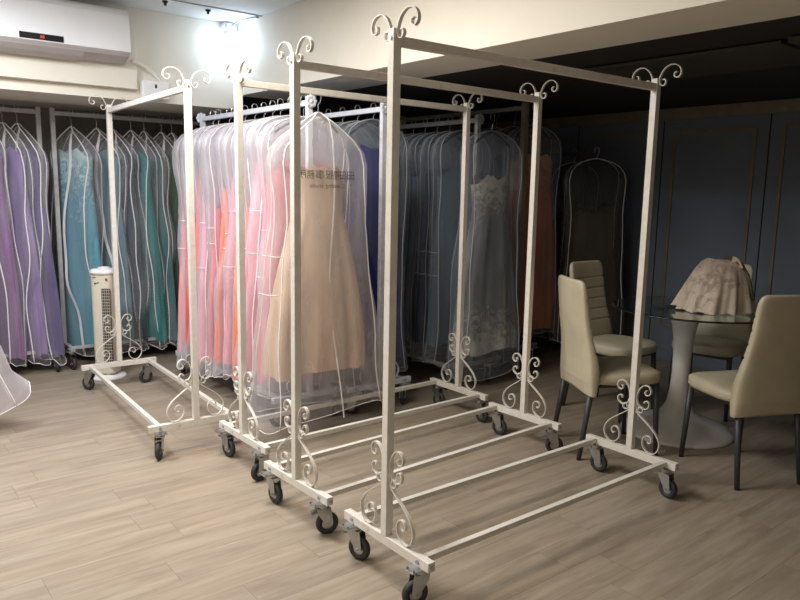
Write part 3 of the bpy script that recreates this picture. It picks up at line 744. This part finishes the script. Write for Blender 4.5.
# child's gown lying on the table
b = B(); n = 96; rings = []; K = 26
rr = random.Random(4); ph = [rr.uniform(0, 6.28) for _ in range(8)]
for k in range(K+1):
    u = k/K; z = .285*(1-u)
    rad = .080+.108*u**.58
    ring = []
    for i in range(n):
        a = 2*pi*i/n
        f = 1+.07*u*sin(11*a+ph[0])+.045*u*sin(23*a+ph[1]+u*2)+.05*u*sin(4*a+ph[2])
        x = cos(a)*rad*1.08*f+.03*(1-u); y = sin(a)*rad*.82*f
        zz = z+.008*sin(9*a+ph[3])*(u > .95)+.012*(1-u)*sin(2*a+ph[4])
        ring.append(b.verts.new((x, y, max(zz, 0.001))))
    rings.append(ring)
for A_, C_ in zip(rings, rings[1:]):
    for i in range(n): b.faces.new((A_[i], A_[(i+1) % n], C_[(i+1) % n], C_[i]))
top = b.faces.new(rings[0])
g = thing('lace_gown', 'blush lace gown standing bunched on the glass table top', 'gown', (3.87, 2.03, .7475), radians(-52))
obj('skirt', b, mat_fabric('blush_lace_fabric', (.40, .30, .24), lace=(.66, .56, .46), zones=((.5, .0),)), g, smooth=True)
b = B(); pts = crom([(.03, -.02, .275), (.09, -.03, .285), (.125, -.03, .26), (.15, -.03, .22), (.17, -.04, .16), (.195, -.03, .08)], 6)
sweep(b, pts, [(-.030, -.008), (.030, -.008), (.034, .0), (.030, .008), (-.030, .008)], up=(1, 0, 0)); obj('sash', b, plain('dark_olive_ribbon', (.10, .085, .05), .5), g, smooth=True)
b = B(); pts = crom([(.07, -.045, .295), (.10, -.055, .285), (.12, -.06, .25)], 5)
sweep(b, pts, [(-.02, -.004), (.02, -.004), (.02, .004), (-.02, .004)], up=(1, 0, 0)); obj('ribbon', b, plain('pale_satin_ribbon', (.6, .52, .4), .35), g)
b = B(); box2(b, (-.035, -.02, 0), (.035, .02, .022), .004); box2(b, (-.075, -.012, 0), (.02, .03, .006), .002)
o = obj('phone_stand', b, plain('dark_slate_plastic', (.03, .04, .045), .4)); o.location = (3.70, 2.19, .7475); o.rotation_euler = (0, 0, -.7)
o.name = 'small_tray'; tag(o, 'small dark object lying on the glass table beside the lace gown', 'tray')

# ------------------------------------------------------------ tower fan
t = thing('tower_fan', 'cream oscillating tower fan standing on the floor behind the left empty rack', 'fan', (1.50, 5.27, 0), radians(-38))
b = B(); lathe(b, [(.125, 0), (.125, .012), (.115, .022), (.06, .032), (.05, .04)]); obj('base', b, M['fan_white'], t, smooth=True)
b = B(); rings = []
for z, k in ((.04, .9), (.05, 1), (.74, 1.05), (.755, 1.05)):
    ring = []
    for i in range(40):
        a = 2*pi*i/40; c, s = cos(a), sin(a)
        ring.append(b.verts.new((math.copysign(abs(c)**.6, c)*.078*k, math.copysign(abs(s)**.6, s)*.075*k, z)))
    rings.append(ring)
for A_, C_ in zip(rings, rings[1:]):
    for i in range(40): b.faces.new((A_[i], A_[(i+1) % 40], C_[(i+1) % 40], C_[i]))
b.faces.new(rings[0]); b.faces.new(rings[-1]); obj('body', b, M['fan_body'], t, smooth=False)
b = B(); rings = []
for z, k in ((.755, 1.08), (.775, 1.12), (.79, 1.02), (.795, .6)):
    ring = []
    for i in range(40):
        a = 2*pi*i/40; c, s = cos(a), sin(a)
        ring.append(b.verts.new((math.copysign(abs(c)**.7, c)*.08*k, math.copysign(abs(s)**.7, s)*.077*k, z)))
    rings.append(ring)
for A_, C_ in zip(rings, rings[1:]):
    for i in range(40): b.faces.new((A_[i], A_[(i+1) % 40], C_[(i+1) % 40], C_[i]))
b.faces.new(rings[0]); b.faces.new(rings[-1])
lathe(b, [(.04, .794), (.04, .802), (.034, .804), (.03, .799)]); obj('control_top', b, M['fan_white'], t, smooth=True)
b = B(); box2(b, (.006, -.0835, .10), (.070, -.074, .66), .003); g = obj('grille', b, M['fan_dark'], t)
b = B()
for k in range(26):
    z = .105+k*.0215; vs = bx(b, (.038, -.0845, z+.004), (.064, .003, .0022), rot=None)
    for s in (1,): pass
for k in range(4): box2(b, (.014+k*.0155, -.0865, .10), (.0152+k*.0155, -.083, .66))
obj('grille_bars', b, M['fan_body'], g)
b = B(); cyl(b, (-.035, -.0805, .695), (-.035, -.0815, .695), .007, n=12); bx(b, (-.018, -.081, .700), (.022, .002, .006), .001, Matrix.Rotation(-.3, 3, 'Y')); obj('emblem', b, M['green'], t)
b = B(); cyl(b, (.045, -.079, .725), (.045, -.083, .725), .009, n=12); bx(b, (-.04, -.0805, .738), (.026, .002, .006), .001); obj('badge', b, M['brown'], t)

# ------------------------------------------------------------ air conditioner and electrics
t = thing('air_conditioner', 'white wall-mounted air conditioner unit above the lilac gown rack', 'air conditioner', (.66, YS-.057, 2.19))
def prism(bm, prof, x0, x1, mi=0):
    a = [bm.verts.new((x0, y, z)) for y, z in prof]; c = [bm.verts.new((x1, y, z)) for y, z in prof]
    bm.faces.new(a); bm.faces.new(c[::-1])
    for i in range(len(prof)): bm.faces.new((a[i], a[(i+1) % len(prof)], c[(i+1) % len(prof)], c[i]))
b = B()
pr = [(0, .0), (0, .335), (-.06, .34), (-.105, .33), (-.135, .31), (-.15, .285), (-.17, .052), (-.15, .03), (-.06, -.005)]
prism(b, pr, -.06, .985); bmesh.ops.bevel(b, geom=[e for e in b.edges if abs(e.verts[0].co.x-e.verts[1].co.x) < 1e-6], offset=.008, segments=3, affect='EDGES')
obj('housing', b, M['ac_grey'], t)
b = B(); pf = [(-.150, .30), (-.158, .285), (-.178, .058), (-.170, .052), (-.150, .29)]
pf = [(-.06, .343), (-.108, .333), (-.139, .313), (-.156, .286), (-.178, .056), (-.168, .054), (-.146, .28), (-.13, .305), (-.10, .325), (-.06, .335)]
prism(b, pf, -.064, .989); obj('front_panel', b, M['ac_white'], t)
b = B(); prism(b, [(-.160, .030), (-.164, .036), (-.040, -.012), (-.045, -.018), (-.12, .002)], -.0, .70); obj('louver', b, M['ac_grey'], t)
b = B(); prism(b, [(-.1765, .060), (-.181, .062), (-.1785, .098), (-.173, .098)], .325, .575); d = obj('display_panel', b, M['black_gloss'], t)
dg_ = text_mesh('88', .026, False, lambda x, z: Vector((.452+x, -.1835+z*.06, .070+z)))
obj('red_digits', dg_, M['led'], d)
b = B(); box2(b, (-.095, -.065, -.06), (.095, 0, .06), .008)
t = thing('electrical_box', 'small white electrical box on the soffit beside the air conditioner', 'electrical box', (1.865, YS-.002, 2.042))
obj('cover', b, M['ac_white'], t)
b = B(); box2(b, (-.006, -.068, .012), (.008, -.064, .034), .001); cyl(b, (.001, -.064, .032), (.001, -.0685, .032), .006, n=10); obj('keyhole', b, M['black_gloss'], t)
b = B(); tube(b, crom([(1.70, 5.12, 2.215), (1.76, 5.15, 2.205), (1.84, 5.165, 2.17), (1.90, 5.17, 2.12), (1.91, 5.17, 2.102)], 8), .012, 10); o = obj('conduit_hose', b, M['cream'], smooth=True)
tag(o, 'cream curved hose running from the air conditioner to the small electrical box', 'hose')
# twin bulb lamp on the wall corner
t = thing('wall_lamp', 'bright white twin bulb lamp fixed high in the corner of wall and beam', 'lamp', (2.435, YS-.002, 2.545))
b = B(); cyl(b, (0, 0, 0), (0, -.04, 0), .055, .05, n=28); cyl(b, (0, -.04, 0), (0, -.06, 0), .03, n=20); obj('mount', b, M['ac_white'], t)
for sx, dz in ((-1, 0), (1, .01)):
    b = B(); tube(b, crom([(0, -.05, 0), (sx*.03, -.07, -.02), (sx*.045, -.08, -.05)], 5), .009, 8); cyl(b, (sx*.045, -.08, -.04), (sx*.052, -.105, -.09+dz), .022, .026, n=16)
    k = obj('socket', b, M['ac_white'], t, smooth=True)
    b = B(); bmesh.ops.create_uvsphere(b, u_segments=24, v_segments=16, radius=.042, matrix=Matrix.Translation((sx*.056, -.125, -.135+dz)) @ Matrix.Diagonal((1, 1, 1.15, 1)))
    obj('bulb', b, M['bulb'], k, smooth=True)
b = B(); tube(b, crom([(2.45, YS-.05, 2.555), (2.455, 5.08, 2.575), (2.47, 4.97, 2.580), (2.50, 4.84, 2.580)], 6), .004, 6); cyl(b, (2.50, 4.83, 2.57), (2.50, 4.83, 2.584), .012, n=10)
tag(obj('lamp_cable', b, M['cable'], smooth=True), 'thin grey cable from the bright lamp up to the ceiling corner', 'cable')
for (x, y, lb) in ((1.85, 4.87, 'small dark ceiling hook nearest the air conditioner'), (2.163, 4.904, 'small dark ceiling hook near the bright corner lamp')):
    b = B(); cyl(b, (0, 0, -.012), (0, 0, 0), .016, .02, n=14); cyl(b, (0, 0, -.03), (0, 0, -.012), .008, .01, n=10)
    o = obj('ceiling_hook', b, M['black_gloss'], smooth=False); o.location = (x, y, ZC); tag(o, lb, 'hook')

# ------------------------------------------------------------ lights
def area(name, loc, size, power, col, rot=(0, 0, 0)):
    l = bpy.data.lights.new(name, 'AREA'); l.shape = 'DISK'; l.size = size; l.energy = power; l.color = col
    o = bpy.data.objects.new(name, l); COL.objects.link(o); o.location = loc; o.rotation_euler = rot; return o
area('ceiling_lamp', (1.1, 2.9, ZC-.02), .9, 56, (1, .93, .84))
area('ceiling_lamp', (-.6, 1.0, ZC-.02), .9, 25, (1, .88, .74))
area('ceiling_lamp', (.35, 3.9, ZC-.02), .6, 56, (.88, .93, 1.0))
area('ceiling_lamp', (-1.6, 2.2, ZC-.02), .9, 22, (1, .94, .88))
w = bpy.data.worlds.new('world'); SC.world = w; w.use_nodes = True
w.node_tree.nodes['Background'].inputs[0].default_value = (.5, .5, .52, 1); w.node_tree.nodes['Background'].inputs[1].default_value = .02

# ------------------------------------------------------------ camera
cam = bpy.data.cameras.new('camera'); co = bpy.data.objects.new('camera', cam); COL.objects.link(co)
pit, roll, T = .155, .019, radians(38.5)
fw = Vector((0, cos(pit), -sin(pit))); r0 = Vector((1, 0, 0)); u0 = r0.cross(fw)
rt = cos(roll)*r0+sin(roll)*u0; up = -sin(roll)*r0+cos(roll)*u0
Rm = Matrix(((cos(T), sin(T), 0), (-sin(T), cos(T), 0), (0, 0, 1)))
fw, rt, up = Rm @ fw, Rm @ rt, Rm @ up
co.matrix_world = Matrix(((rt.x, up.x, -fw.x, 0), (rt.y, up.y, -fw.y, 0), (rt.z, up.z, -fw.z, 1.397), (0, 0, 0, 1)))
cam.sensor_width = 36; cam.lens = 716.874*36/800; cam.clip_start = .05
SC.camera = co
SC.view_settings.view_transform = 'Standard'; SC.view_settings.look = 'None'; SC.view_settings.gamma = 1
SC.view_settings.exposure = 0.12
SC.cycles.transparent_max_bounces = 48
SC.cycles.max_bounces = 10
SC.cycles.use_denoising = True
